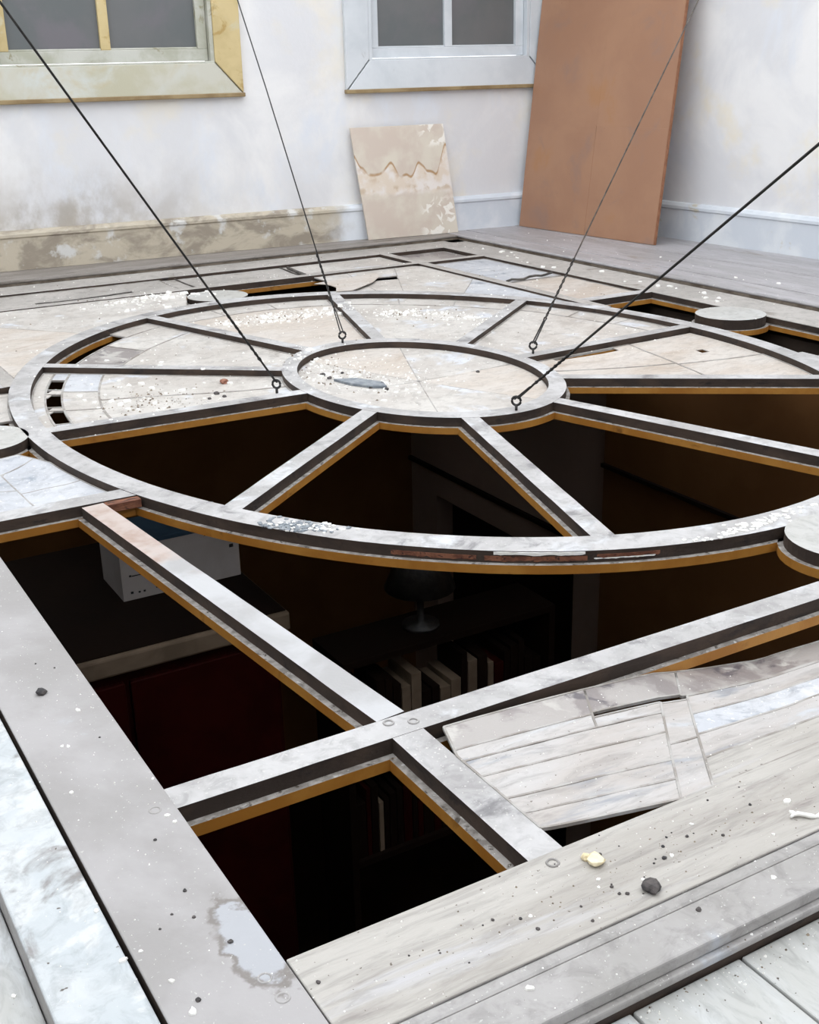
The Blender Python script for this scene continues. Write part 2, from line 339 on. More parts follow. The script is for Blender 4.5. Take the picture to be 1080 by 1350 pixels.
# windows
def window(name, w, label, mats, zsash):
    s0, s1, z0, z1 = w; a, b, c, d = opening(w)
    root = empty(name, W((s0+s1)/2, 0, z0), label, None, 'structure')
    T = .03
    for poly, m in (([(s0, z0), (s1, z0), (b, c), (a, c)], mats[0]), ([(s1, z0), (s1, z1), (b, d), (b, c)], mats[1]),
                    ([(s1, z1), (s0, z1), (a, d), (b, d)], mats[0]), ([(s0, z1), (s0, z0), (a, c), (a, d)], mats[0])):
        mb = MB(); cx = sum(p[0] for p in poly)/4; cz = sum(p[1] for p in poly)/4
        q = [(p[0]+(cx-p[0])*.004, p[1]+(cz-p[1])*.012) for p in poly]
        mb.hexa([W(p[0], .001, p[1]) for p in q], [W(p[0], T if i < 2 else T-.008, p[1]) for i, p in enumerate(q)])
        mb.build('casing', m, root, bevel=.003)
    mb = MB()   # back band standing round the foot of the casing
    mb.hexa([W(s0-.006, .001, z0-.012), W(s1+.006, .001, z0-.012), W(s1+.006, .001, z0+.010), W(s0-.006, .001, z0+.010)],
            [W(s0-.006, T+.008, z0-.012), W(s1+.006, T+.008, z0-.012), W(s1+.006, T+.008, z0+.010), W(s0-.006, T+.008, z0+.010)])
    mb.build('back_band', 'win_edge', root, bevel=.004)
    def bar(nm, sa, sb, za, zb, d0, d1, m, par=root, bev=.003):
        mb = MB(); mb.hexa([W(sa, d0, za), W(sb, d0, za), W(sb, d0, zb), W(sa, d0, zb)], [W(sa, d1, za), W(sb, d1, za), W(sb, d1, zb), W(sa, d1, zb)])
        return mb.build(nm, m, par, bevel=bev)
    bar('jamb', b-.022, b, c, d, -.10, .018, mats[3]); bar('jamb', a, a+.022, c, d, -.10, .018, mats[3])
    bar('sill_board', a, b, c-.002, c+.010, -.10, .020, mats[2])
    g0, g1 = a+.024, b-.024; D0, D1 = -.06, -.018
    bar('bottom_rail', g0, g1, c+.012, zsash, D0, D1, mats[2]); bar('top_rail', g0, g1, d-.07, d, D0, D1, mats[2])
    bar('stile', g0, g0+.055, zsash, d-.07, D0, D1, mats[1] if mats[1] == 'win_ochre' else mats[2]); bar('stile', g1-.055, g1, zsash, d-.07, D0, D1, mats[2])
    mid = (a+b)/2
    bar('mullion', mid-.026, mid+.026, zsash, d-.07, D0+.005, D1-.004, mats[1])
    zt = (zsash+d-.07)/2
    bar('transom', g0+.055, g1-.055, zt-.02, zt+.02, D0+.005, D1-.006, mats[2])
    for sa, sb in ((g0+.055, mid-.026), (mid+.026, g1-.055)):
        for za, zb in ((zsash, zt-.02), (zt+.02, d-.07)):
            p = bar('pane', sa, sb, za, zb, -.048, -.042, 'pane', bev=0)
            bar('putty_bead', sa, sb, za, za+.010, -.042, -.026, mats[2], p, .003)
window('window_1', W1, 'yellowed painted window with grey panes in the back wall', ('win_yellow', 'win_ochre', 'win_grey', 'win_grey'), 1.10)
window('window_2', W2, 'cool white painted window with grey panes beside the tall brown sheet', ('win_white', 'win_white', 'win_white', 'win_white'), 1.088)

# floors: planks laid singly on a dark subfloor that stops at the opening
FX0, FX1, FY0, FY1 = .433, 3.705, 1.077, 5.962      # clear opening of the frame
BX0, BX1, BY0, BY1 = .170, 3.965, .827, 6.215       # outer edge of its border
mb = MB()
mb.box(X_L, FX0-.02, Y_N, 6.9, -.16, -.074); mb.box(FX1+.02, 5.3, Y_N, 6.9, -.16, -.074)
mb.box(FX0-.02, FX1+.02, Y_N, FY0-.02, -.16, -.074); mb.box(FX0-.02, FX1+.02, FY1+.02, 6.9, -.16, -.074)
floor = tag(mb.build('floor', 'under'), 'pale worn plank floor round the sunken timber frame', kind='structure')
def plank(x0, x1, y0, y1, z1, mat, th=.028, name='plank', bev=.0025):
    mb = MB(); mb.box(x0, x1, y0, y1, z1-th, z1); return mb.build(name, mat, floor, bevel=bev)
xs = [.764+.1738*k for k in range(-16, 26)]
for a in xs:
    b = a+.1698
    if b < X_L or a > 3.96: continue
    if b <= .166 or a < .166: plank(a, min(b, .1695), Y_N, 6.6, ZF, 'floor_near')
    if b > .166: plank(max(a, .168), min(b, 3.962), Y_N, BY0+.003, ZF, 'floor_near')
xr = [BX1+.004, 4.13, 4.31, 4.485, 4.66, 4.99]
def yb(x): return WA.y+(x-WA.x)*WT.y/WT.x
for i in range(5):
    a, b = xr[i], xr[i+1]-.0025
    plank(a, b, Y_N, yb(b)-.01, ZP+(.001 if i % 2 else 0), 'floor_far', th=.014 if i == 0 else .03, bev=.006 if i == 0 else .002, name='nosing_plank' if i == 0 else 'plank')
# back strip
mb = MB(); mb.hexa([(.17, BY1+.004, -.07), (BX1, BY1+.004, -.07), (BX1, BY1+.10, -.07), (.17, BY1+.10, -.07)][:0] or [(.17, BY1+.004, .006), (BX1, BY1+.004, .006), (BX1, BY1+.10, .006), (.17, BY1+.10, .006)], [(.17, BY1+.004, ZP), (BX1, BY1+.004, ZP), (BX1, BY1+.10, ZP), (.17, BY1+.10, ZP)])
mb.build('nosing_plank', 'floor_back', floor, bevel=.006)
mb = MB(); mb.box(.17, BX1+.03, BY1+.009, BY1+.09, -.074, .0055); mb.build('riser', 'under_worn', floor)
mb = MB(); mb.box(BX1+.009, BX1+.09, Y_N, BY1+.008, -.074, .0055); mb.build('riser', 'under_worn', floor)
for y0, y1 in ((BY1+.103, BY1+.20), (BY1+.203, 6.75)):
    mb = MB(); mb.box(.17, BX1, y0, min(y1, 6.7), -.07, ZP-.001); mb.build('plank', 'floor_back', floor, bevel=.002)

# ---------------------------------------------------------------- the oval laylight frame
CX, CY = 2.0468, 3.4683
RO = (1.3332, 1.7160); RI = (1.2647, 1.6279); HO = (.4378, .6055); HI = (.3875, .5359)
def ell(ax, t, off=0): 
    c, s = math.cos(t), math.sin(t); n = Vector((c/ax[0], s/ax[1])).normalized()
    return (CX+ax[0]*c+off*n.x, CY+ax[1]*s+off*n.y)
frame = empty('laylight_frame', (CX, CY, -.05), 'large oval timber laylight frame with spokes, hub and rectangular grid border', 'frame')
def oval(name, o, i, n, top):
    ts = [2*math.pi*k/n for k in range(n)]; mb = MB()
    mb.sweep([jit(ell(o, t), .0016, 5) for t in ts], [jit(ell(i, t), .0016, 5) for t in ts], -RIB, 0, closed=True)
    r = mb.build(name, [top, 'ribside'], frame)
    mb = MB(); mb.sweep([ell(o, t, LW) for t in ts], [ell(i, t, -LW) for t in ts], -RIB-FLG, -RIB-.0003, closed=True)
    mb.build('ledge_moulding', ['ledge', 'ochre'], r); return r
ring = oval('ring', RO, RI, 160, 'paint'); hub = oval('hub_ring', HO, HI, 96, 'paint')
SP = {1: (146.4, 146.7), 2: (110.5, 110.0), 3: (69.2, 69.3), 4: (31.1, 32.9), 5: (-.2, 1.6), 6: (-32.0, -30.9), 7: (-66.3, -68.5), 8: (-110.8, -109.9), 9: (-147.6, -146.8), 10: (179.5, 178.6)}
for k, (a, b) in SP.items():
    p0 = Vector(ell(HO, math.radians(a))); p1 = Vector(ell(RI, math.radians(b))); d = (p1-p0).normalized()
    tbar('spoke', tuple(p0-d*.02), tuple(p1+d*.02), .027, frame, z=-.0006)
# grid bars
GX0, GX1, GY0, GY1 = .8195, 3.309, 1.473, 5.567; HB = .0285
tbar('grid_bar', (FX0-.03, GY0), (FX1+.03, GY0), HB, frame, z=-.0004)
tbar('grid_bar', (FX0-.03, GY1), (FX1+.03, GY1), HB, frame, z=-.0004, top='paint_far')
def yring(x, sgn): return CY+sgn*RO[1]*math.sqrt(max(0, 1-((x-CX)/RO[0])**2))
tbar('grid_bar', (GX0, FY0-.03), (GX0, GY0), HB, frame, z=-.0010)
tbar('grid_bar', (GX0, yring(GX0, 1)-.02), (GX0, FY1+.03), HB, frame, z=-.0010, top='paint_far')
tbar('grid_bar', (GX1, FY0-.03), (GX1, yring(GX1, -1)+.02), HB, frame, z=-.0010)
tbar('grid_bar', (GX1, yring(GX1, 1)-.02), (GX1, FY1+.03), HB, frame, z=-.0010, top='paint_far')
for (x0, x1, y) in ((FX0-.03, .82, 2.832), (FX0-.03, .80, 4.150), (3.30, FX1+.03, 2.832), (3.30, FX1+.03, 4.195)):
    tbar('grid_bar', (x0, y), (x1, y), .033, frame, z=-.0014)
# roundels where the oval comes closest to the border
for (x, y, zt) in ((.585, 3.53, .0), (3.585, 3.545, .012), (2.065, 1.630, .002), (2.05, 5.325, -.004)):
    ts = [2*math.pi*k/40 for k in range(40)]; r = .142
    mb = MB(); mb.prism([(x+r*math.cos(t), y+r*math.sin(t)) for t in ts], -RIB, zt, (0, 1, 1)); d = mb.build('roundel', ['disc', 'ribside'], frame)
    mb = MB(); mb.prism([(x+(r+LW)*math.cos(t), y+(r+LW)*math.sin(t)) for t in ts], -RIB-FLG, -RIB-.0003, (0, 1, 1)); mb.build('ledge_moulding', ['ledge', 'ochre'], d)
# border boards
def board(x0, x1, y0, y1, z0, z1, mats, bev=.003, name='border_board', seg=True):
    mb = MB(); mb.box(x0, x1, y0, y1, z0, z1, [0, 1, 1, 1, 1, 1]); return mb.build(name, mats, frame, bevel=bev)
board(.279, FX0, .70, BY1, -.03, .001, ['marked', 'ribside'], bev=.002)
b2 = board(.171, .2735, .70, BY1, -.072, -.003, ['flaky', 'board'])
board(FX0+.002, 3.85, .9215, FY0, -.03, 0, ['grain_board', 'board'], bev=.002)
board(FX0+.002, 3.85, .8995, .921, -.03, -.0015, ['board', 'board'], bev=.005, name='bead')
board(FX0+.002, 3.96, .835, .899, -.020, -.001, ['board', 'board'])
board(FX0+.002, 3.96, BY0, .899, -.032, -.0205, ['board', 'board'], name='under_moulding')
board(FX0+.002, 3.96, .831, .899, -.072, -.0325, ['ribside', 'ribside'], name='plinth')
board(FX1, 3.85, FY0+.002, FY1, -.03, 0, ['paint_far', 'ribside']); board(3.856, 3.962, .9, BY1, -.05, -.005, ['paint_far', 'ribside'])
board(FX0+.002, 3.85, FY1+.002, 6.11, -.03, 0, ['paint_far', 'ribside']); board(FX0+.002, 3.96, 6.114, BY1, -.05, -.005, ['paint_far', 'ribside'])
# ledge under the inner border edge, far side
for args in (((FX1+.004, FY0), (FX1+.004, FY1)), ((FX0, FY1+.004), (FX1, FY1+.004))):
    L, Rr = line_LR(args[0], args[1], .02); mb = MB(); mb.sweep(L, Rr, -RIB-FLG, -.0305); mb.build('ledge_moulding', ['ledge', 'ochre'], frame)
# screws in counterbored holes of the boards
for (x, y) in ((.845, 1.470), (.808, 1.487), (.815, 1.055), (.403, 1.455), (.40, 1.06), (.405, 1.02)):
    mb = MB(); mb.tube([(x+.008*math.cos(t), y+.008*math.sin(t), 0.0004) for t in [2*math.pi*k/16 for k in range(16)]], .0018, 6, closed=True)
    mb.build('screw_cup', 'board', frame, smooth=True)
# split in the ring's near face
for i, (t0, t1, dz, h, m, off) in enumerate(((-130.0, -122.5, -.012, .014, 'raw', .0012), (-121.8, -112.6, -.012, .015, 'raw', .003), (-112.0, -106.0, -.009, .010, 'raw', .004), (-121.0, -112.9, -.002, .009, 'white_flake', .0045), (-112.2, -106.4, -.0175, .003, 'white_flake', .005))):
    n = 26; L, Rr = [], []; mb = MB(); vs = []
    for k in range(n+1):
        t = math.radians(t0+(t1-t0)*k/n); e_ = off*(.6+.5*noise.noise(Vector((k*.7, i*3.1, 0)))) if 0 < k < n else .0002
        a = ell(RO, t, -.004); b = ell(RO, t, e_); hh = h*(.75+.35*noise.noise(Vector((k*.5, i*7.1, 5))))
        vs += [(a[0], a[1], dz), (b[0], b[1], dz), (b[0], b[1], dz-hh), (a[0], a[1], dz-hh)]
    fs = []
    for k in range(n):
        a, b = 4*k, 4*k+4; fs += [(a, a+1, b+1, b), (a+1, a+2, b+2, b+1), (a+2, a+3, b+3, b+2), (a+3, a, b, b+3)]
    mb.add(vs, fs+[(3, 2, 1, 0), (4*n, 4*n+1, 4*n+2, 4*n+3)]); mb.build('split_strip', m, ring)
# grey droppings / peeled paint crust on the ring tops
def crust(cx, cy, rx, ry, ang, n, mat, seed):
    rnd = random.Random(seed); mb = MB()
    for k in range(n):
        a = rnd.gauss(0, .5); b = rnd.gauss(0, .5); x = cx+math.cos(ang)*a*rx-math.sin(ang)*b*ry; y = cy+math.sin(ang)*a*rx+math.cos(ang)*b*ry
        e2 = math.hypot((x-CX)/RO[0], (y-CY)/RO[1]); e1 = math.hypot((x-CX)/RI[0], (y-CY)/RI[1])
        if e2 > .999 or e1 < 1.001: continue
        s = rnd.uniform(.003, .008); nn = 5; ph = rnd.random()*6
        mb.prism([(x+s*rnd.uniform(.6, 1.2)*math.cos(ph+j*2*math.pi/nn), y+s*rnd.uniform(.6, 1.2)*math.sin(ph+j*2*math.pi/nn)) for j in range(nn)], -.0005, rnd.uniform(.001, .003))
    o = mb.build('paint_crust', mat, ring); o['kind'] = 'stuff'; return o
crust(1.045, 2.375, .10, .05, -.55, 170, 'slate', 3); crust(1.08, 2.35, .10, .03, -.6, 60, 'white_flake', 4); crust(1.95, 1.80, .22, .03, .05, 120, 'white_flake', 5)

# ---------------------------------------------------------------- leaded panels
def make_panel(name, label, P, Z, cells, mats, came='lead', gap=.0016, nu=9, nv=7, th=.0035, group='leaded panels lying in the frame', cw=.0035, came_h=.0018, came_cells=None):
    c = [P(.5, .5)]; root = empty(name, (c[0][0], c[0][1], Z(.5, .5)-th), label, 'glass panel', group=group)
    for i, cell in enumerate(cells):
        u0, u1, v0, v1 = cell[:4]; m = cell[4] if len(cell) > 4 else mats[i % len(mats)]
        warp = cell[5] if len(cell) > 5 else None
        vs = []
        for b in range(nv+1):
            for a in range(nu+1):
                fu, fv = a/nu, b/nv
                if warp: fu, fv = warp(fu, fv)
                u = u0+(u1-u0)*fu; v = v0+(v1-v0)*fv
                x, y = P(u, v); vs.append((x, y, Z(u, v)+.0012*noise.noise(Vector((x*14, y*14, 1.7)))))
        n = len(vs); top = list(vs); vs += [(x, y, z-th) for x, y, z in top]; fs = []
        W_ = nu+1
        for b in range(nv):
            for a in range(nu):
                q = (b*W_+a, b*W_+a+1, (b+1)*W_+a+1, (b+1)*W_+a); fs.append(q); fs.append(tuple(n+k for k in reversed(q)))
        rim = [a for a in range(W_)]+[b*W_+nu for b in range(1, nv+1)]+[nv*W_+a for a in range(nu-1, -1, -1)]+[b*W_ for b in range(nv-1, 0, -1)]
        for k in range(len(rim)):
            a, b = rim[k], rim[(k+1) % len(rim)]; fs.append((a, n+a, n+b, b))
        mb = MB(); mb.add(vs, fs); mb.build('glass_piece', m, root, smooth=False)
    segs = set()
    for cell in (came_cells if came_cells is not None else cells):
        u0, u1, v0, v1 = [round(x, 4) for x in cell[:4]]
        segs |= {(u0, v0, u0, v1), (u1, v0, u1, v1), (u0, v0, u1, v0), (u0, v1, u1, v1)}
    mb = MB()
    for (a, b, c_, d) in sorted(segs):
        n = 12; pts = []
        for k in range(n+1):
            u = a+(c_-a)*k/n; v = b+(d-b)*k/n; x, y = P(u, v); pts.append((x, y, Z(u, v)))
        L, Rr = [], []
        for k in range(n+1):
            p, q_ = Vector(pts[max(0, k-1)][:2]), Vector(pts[min(n, k+1)][:2]); t = (q_-p)
            if t.length < 1e-6: t = Vector((1, 0))
            t.normalize(); nn = Vector((-t.y, t.x))*cw
            L.append((pts[k][0]+nn.x, pts[k][1]+nn.y, pts[k][2])); Rr.append((pts[k][0]-nn.x, pts[k][1]-nn.y, pts[k][2]))
        vs = []; fs = []
        for k in range(n+1): vs += [(L[k][0], L[k][1], L[k][2]-th-.001), (L[k][0], L[k][1], L[k][2]+came_h), (Rr[k][0], Rr[k][1], Rr[k][2]+came_h), (Rr[k][0], Rr[k][1], Rr[k][2]-th-.001)]
        for k in range(n):
            p, q_ = 4*k, 4*k+4; fs += [(p, p+1, q_+1, q_), (p+1, p+2, q_+2, q_+1), (p+2, p+3, q_+3, q_+2), (p+3, p, q_, q_+3)]
        mb.add(vs, fs+[(0, 1, 2, 3), (4*n+3, 4*n+2, 4*n+1, 4*n)])
    if segs: mb.build('lead_came', came, root)
    return root
def sector(ka, kb, inset=.031):
    """map between spoke ka and spoke kb (counter-clockwise), hub (v=0) to ring (v=1), clear of the ribs"""
    def ends(k, sgn):
        a, b = [math.radians(x) for x in SP[k]]; p0 = Vector(ell(HO, a, .002)); p1 = Vector(ell(RI, b, -.002)); d = (p1-p0).normalized(); n = Vector((-d.y, d.x))*sgn*inset
        f = lambda p, ax: math.atan2((p.y-CY)/ax[1], (p.x-CX)/ax[0])
        return f(p0+n, HO), f(p1+n, RI)
    a0, a1 = ends(ka, 1); b0, b1 = ends(kb, -1)
    if b0 < a0: b0 += 2*math.pi
    if b1 < a1: b1 += 2*math.pi
    def P(u, v):
        p = ell(HO, a0+(b0-a0)*u, .002); q = ell(RI, a1+(b1-a1)*u, -.002); return (p[0]+(q[0]-p[0])*v, p[1]+(q[1]-p[1])*v)
    return P
def sagZ(z0, s, nse=.004, seed=0.0):
    return lambda u, v: z0-s*max(0, 4*u*(1-u))*max(0, 4*v*(1-v))+nse*noise.noise(Vector((u*3, v*3, seed)))*min(1, 6*u, 6*(1-u), 6*v, 6*(1-v))
ZS = -RIB+.0045
full = [(0, 1, 0, .86), (0, .33, .86, 1), (.33, .66, .86, 1), (.66, 1, .86, 1)]
def taper(lo, hi):   # ragged remainder of a broken border piece
    return lambda fu, fv: (lo+(hi-lo)*fu+.06*math.sin(fv*7), fv)
def slant(fu, fv): return (fu+(fv-.5)*1.1+.25*math.sin(fv*9), fv)
make_panel('leaded_glass_panel', 'dusty fan-shaped leaded panel whose rim pieces are broken out into dark holes', sector(1, 10), sagZ(ZS, .008, .004, 1), [(0, .5, 0, .74), (.5, 1, 0, .74), (0, .33, .74, .885), (.33, .66, .74, .885), (.66, 1, .74, .885), (0, .13, .885, .95), (.30, .38, .885, .95, 'glass', slant), (.60, .66, .885, .95, 'glass', slant), (.88, 1, .885, .95), (0, 1, .95, 1)], ['glass', 'glass', 'glass_blue'], came='lead')
make_panel('leaded_glass_panel', 'dusty fan-shaped leaded panel slipped from the oval rim, brown gap along its edge', sector(2, 1), sagZ(ZS, .010, .006, 2), [(0, 1, 0, .70), (0, .5, .70, .90), (.5, 1, .70, .90), (0, .30, .90, 1)], ['glass', 'glass', 'glass_wet', 'glass'])
make_panel('leaded_glass_panel', 'dusty fan-shaped leaded panel strewn with a row of plaster crumbs before the back opening', sector(3, 2), sagZ(ZS, .006, .004, 3), full, ['glass_tan', 'glass', 'glass', 'glass'])
make_panel('leaded_glass_panel', 'pale fan-shaped leaded panel with a curved grey crack line and scattered crumbs', sector(4, 3), sagZ(ZS, .006, .004, 4), full, ['glass', 'glass', 'glass', 'glass'])
make_panel('leaded_glass_panel', 'smooth pale fan-shaped leaded panel without any crack or crumb row', sector(5, 4), sagZ(ZS+.004, .004, .003, 5), full, ['glass'])
def holecell(fu, fv): return (fu, fv)
make_panel('leaded_glass_panel', 'tan fan-shaped leaded panel with a split and a small triangular hole', sector(6, 5), lambda u, v: ZS-.012*4*u*(1-u)*4*v*(1-v)-.012*math.exp(-((u-.85)/.05)**2-((v-.35)/.16)**2),
           [(0, .52, 0, .60), (.52, 1, 0, .14), (.52, .93, .14, .50), (.52, 1, .50, .60), (0, .5, .60, 1), (.5, 1, .60, .80), (.5, .66, .80, .84), (.72, 1, .80, .84), (.5, 1, .84, 1)], ['glass_tan'], came='lead', came_cells=[(0, .52, 0, .6), (.52, 1, 0, .6), (0, .5, .6, 1)])
# hub panel
def PH(u, v): p = ell(HI, 2*math.pi*u, -.003); return (CX+(p[0]-CX)*v, CY+(p[1]-CY)*v)
make_panel('leaded_glass_panel', 'oval dusty panel filling the hub, littered with plaster and grey shards', PH, lambda u, v: ZS-.006*(1-v*v), [(k/6, (k+1)/6, .02, 1) for k in range(6)], ['glass', 'glass_tan', 'glass', 'glass', 'glass', 'glass_tan'], nu=12, nv=8, cw=.002, came_h=.0002)
# outer cells: curve (ring outside) to straight edges
def between(f0, f1): return lambda u, v: (f0(u)[0]+(f1(u)[0]-f0(u)[0])*v, f0(u)[1]+(f1(u)[1]-f0(u)[1])*v)
def poly(pts):
    seg = [math.dist(pts[i], pts[i+1]) for i in range(len(pts)-1)]; T = sum(seg)
    def f(u):
        d = max(0, min(1, u))*T
        for i, s in enumerate(seg):
            if d <= s or i == len(seg)-1: t = d/s; return (pts[i][0]+(pts[i+1][0]-pts[i][0])*t, pts[i][1]+(pts[i+1][1]-pts[i][1])*t)
            d -= s
    return f
def ringc(a0, a1, off=.003): return lambda u: ell(RO, math.radians(a0+(a1-a0)*u), off)
lx = FX0+.004
make_panel('leaded_glass_panel', 'blue-white peeling leaded panel between the oval rim and a roundel, cracked along its front', between(ringc(187, 199.5), poly([(.66, 3.385), (.60, 3.37), (lx, 3.36), (lx, 2.872), (.62, 2.872)])), sagZ(-.022, .014, .006, 7), [(0, .55, 0, .5), (.55, 1, 0, .5), (0, .5, .5, 1), (.5, 1, .5, 1)], ['glass_blue'], cw=.002, came_h=.0006)
make_panel('leaded_glass_panel', 'grey dusty leaded panel in the border cell beyond the roundel', between(ringc(170.5, 158.5), poly([(lx, 3.745), (lx, 4.112), (.74, 4.112)])), sagZ(-.022, .01, .006, 8), [(0, 1, 0, .5), (0, 1, .5, 1)], ['glass'])
make_panel('leaded_glass_panel', 'big grey dusty corner panel level with the oval rim, water-stained in ragged lines', between(ringc(152.5, 99), poly([(GX0+.034, 4.24), (GX0+.034, GY1-.032), (1.97, GY1-.032)])), sagZ(-.0045, .004, .003, 9), [(0, .5, 0, 1), (.5, 1, 0, 1)], ['glass_tan', 'glass'], cw=.002, came_h=.0004, nu=14)
make_panel('leaded_glass_panel', 'narrow sagging grey panel of the back row with a long dark split', between(poly([(GX0+.03, GY1+.031), (1.98, GY1+.031)]), poly([(GX0+.03, FY1-.004), (1.98, FY1-.004)])), sagZ(-.012, .012, .004, 10), [(0, 1, 0, .38), (0, .40, .38, 1), (.40, .82, .50, 1), (.82, 1, .38, 1)], ['paint_far'], came='lead', came_cells=[(0, 1, 0, 1)], nu=14)
make_panel('leaded_glass_panel', 'narrow grey panel of the back row crossed by a short lead strip', between(poly([(1.99, GY1+.031), (GX1-.032, GY1+.031)]), poly([(1.99, FY1-.004), (GX1-.032, FY1-.004)])), sagZ(-.016, .008, .004, 11), [(0, .06, 0, 1), (.06, .52, 0, 1), (.52, 1, 0, 1)], ['paint_far', 'paint_far', 'glass'], came='lead_dark', came_cells=[(.06, .06, 0.05, 1), (.52, .52, .05, 1)], nu=14, came_h=.005)
make_panel('leaded_glass_panel', 'small mossy grey panel in the far corner cell of the grid', between(poly([(GX1+.032, GY1+.031), (FX1-.004, GY1+.031)]), poly([(GX1+.032, FY1-.004), (FX1-.004, FY1-.004)])), sagZ(-.024, .008, .003, 12), [(0, 1, 0, 1)], ['glass_wet'])
make_panel('leaded_glass_panel', 'displaced curved panel piece hanging beside the back opening', between(poly([(2.53, 5.035), (2.59, 5.15), (2.60, 5.26), (2.56, 5.33)]), poly([(2.60, 5.010), (2.80, 5.17), (2.93, 5.33), (2.95, 5.42)])), lambda u, v: .0056-.008*u, [(0, 1, 0, 1)], ['glass_tan'], came_cells=[])
make_panel('leaded_glass_panel', 'pale leaded panel between the oval rim and the grid corner, split at one end', between(ringc(63, 32), poly([(2.66, GY1-.034), (GX1-.06, GY1-.032), (GX1-.032, GY1-.06), (GX1-.032, 4.25)])), sagZ(-.010, .006, .003, 13), [(0, .10, 0, 1), (.10, .25, 0, .55), (.10, .25, .70, 1), (.25, .6, 0, 1), (.6, 1, 0, 1)], ['glass', 'glass', 'glass', 'glass', 'glass_blue', 'glass'], cw=.002, came_h=.0008)
make_panel('leaded_glass_panel', 'lavender-white dusty panel in the border cell nearest the far corner', between(poly([(GX1+.032, 4.84), (GX1+.032, GY1-.031)]), poly([(FX1-.004, 4.84), (FX1-.004, GY1-.031)])), sagZ(-.016, .006, .003, 14), [(0, 1, 0, 1)], ['glass_blue'])
make_panel('leaded_glass_panel', 'tan grained panel in the border cell before the lavender one', between(poly([(GX1+.032, 4.235), (GX1+.032, 4.825)]), poly([(FX1-.004, 4.235), (FX1-.004, 4.825)])), sagZ(-.016, .006, .003, 15), [(0, .45, 0, 1), (.45, 1, 0, 1)], ['glass_tan'], came_cells=[(0, 1, 0, 1)])
mb = MB(); mb.tube([(3.345+.32*k/8, 4.806+.06*k/8+.004*math.sin(k*2), -.003+.004*math.sin(k*1.7)) for k in range(9)], .006, 6)
tag(mb.build('lead_strip', 'lead_dark', smooth=True), 'bent dark lead strip lying between the lavender and tan border panels', 'lead strip')
mb = MB(); mb.tube([(2.680, 5.90, -.008), (2.665, 5.75, -.010), (2.642, 5.60, -.004)], .008, 6)
tag(mb.build('lead_strip', 'lead_dark', smooth=True), 'short dark lead strip lying across the back row', 'lead strip')
# warped front panel, sunk away from the bar behind it
def PF(u, v):
    yn = 1.128-(1.128-1.0785)*min(1, u/.165); yf = 1.4285
    return (.8490+.028*max(0, v-.72)/.28*(1-min(1, u*8))+u*1.315+.26*v*min(1, u/.16), yn+(yf-yn)*v)
def ZFp(u, v):
    far = -.084*min(1, (u/.36))**1.2+.003*math.sin(u*21)*min(1, u*8)
    near = -.003
    bow = -.008*math.sin(math.pi*v)*min(1, u*5)
    return near+(far-near)*v**1.2+bow+.0020*math.exp(-u/.012)*(1-v)
fc = [(0, .105, .775, 1, 'glass_wet'), (.105, .2, .79, 1, 'glass_wet'), (.2, .5, .775, 1, 'glass_wet'), (.5, 1, .775, 1, 'glass_wet'),
      (0, .105, .66, .775, 'glass_front'), (.105, .163, .66, .745, 'glass_front'), (0, .163, .5, .66, 'glass_front'), (0, .163, .28, .5, 'glass_front'), (0, .163, .14, .28, 'glass_front'), (0, .163, 0, .14, 'glass_front'),
      (.163, .21, .40, .735, 'glass_front'), (.163, .21, 0, .40, 'glass_front'), (.21, .6, .60, .765, 'glass_front'), (.21, .6, .42, .60, 'glass_blue'), (.21, .6, .22, .42, 'glass_front'), (.21, .6, 0, .22, 'grain_board'),
      (.6, 1, .55, .775, 'glass_front'), (.6, 1, 0, .55, 'grain_board')]
make_panel('leaded_glass_panel', 'warped leaded panel of narrow strips sinking away from the front bar', PF, ZFp, fc, ['glass_front'], came='lead', nu=12, nv=5, cw=.0020, came_h=.0010)
# ---------------------------------------------------------------- the bar that slipped off its joint
lb0, lb1 = (.703, 2.785), (.8215, 1.505)
lb = empty('loose_frame_bar', (lb1[0], lb1[1], -.05), 'detached timber frame bar slipped sideways, its end broken off the oval rim', 'frame bar')
L, Rr = line_LR(lb0, lb1, .0275); mb = MB(); mb.sweep(L, Rr, -RIB, -.001); mb.build('rib', ['loose_top', 'ribside'], lb)
L, Rr = line_LR((.7033, 2.782), (.8205, 1.516), .0275+LW, j=.0004); mb = MB(); mb.sweep(L, Rr, -RIB-FLG, -RIB-.0003); mb.build('ledge_moulding', ['ledge', 'ochre'], lb)
mb = MB(); mb.box(.735, .822, 2.770, 2.797, -.024, -.004); mb.build('tenon_scar', 'raw', frame)

# ---------------------------------------------------------------- things leaning on the walls
th, Ln, lean = .020, 2.3, math.radians(7.0)
P0 = Vector((4.48686, 6.3335, ZP+.001)); P1 = Vector((4.57372, 5.14262, ZP+.001)); e_ = (P1-P0).normalized(); P0 = P0+e_*.02
nrm = Vector((-e_.y, e_.x, 0)); nrm = nrm if nrm.x > 0 else -nrm
up = Vector((0, 0, math.cos(lean)))+nrm*math.sin(lean); bk = nrm*math.cos(lean)-Vector((0, 0, math.sin(lean)))
up.normalize(); lift = up*(th*math.tan(lean))
sheet = empty('hardboard_sheet', tuple((P0+P1)/2), 'tall brown hardboard sheet leaning in the corner against the right wall', 'board')
def sheet_box(a, b, h0, h1, d0, d1, name, m, bev):
    mb = MB(); Q = lambda s, h, d: tuple(P0+lift+e_*s+up*h+bk*d)
    mb.hexa([Q(a, h0, d0), Q(b, h0, d0), Q(b, h1, d0), Q(a, h1, d0)], [Q(a, h0, d1), Q(b, h0, d1), Q(b, h1, d1), Q(a, h1, d1)], m[1])
    return mb.build(name, m[0], sheet, bevel=bev)
wd = (P1-P0).length
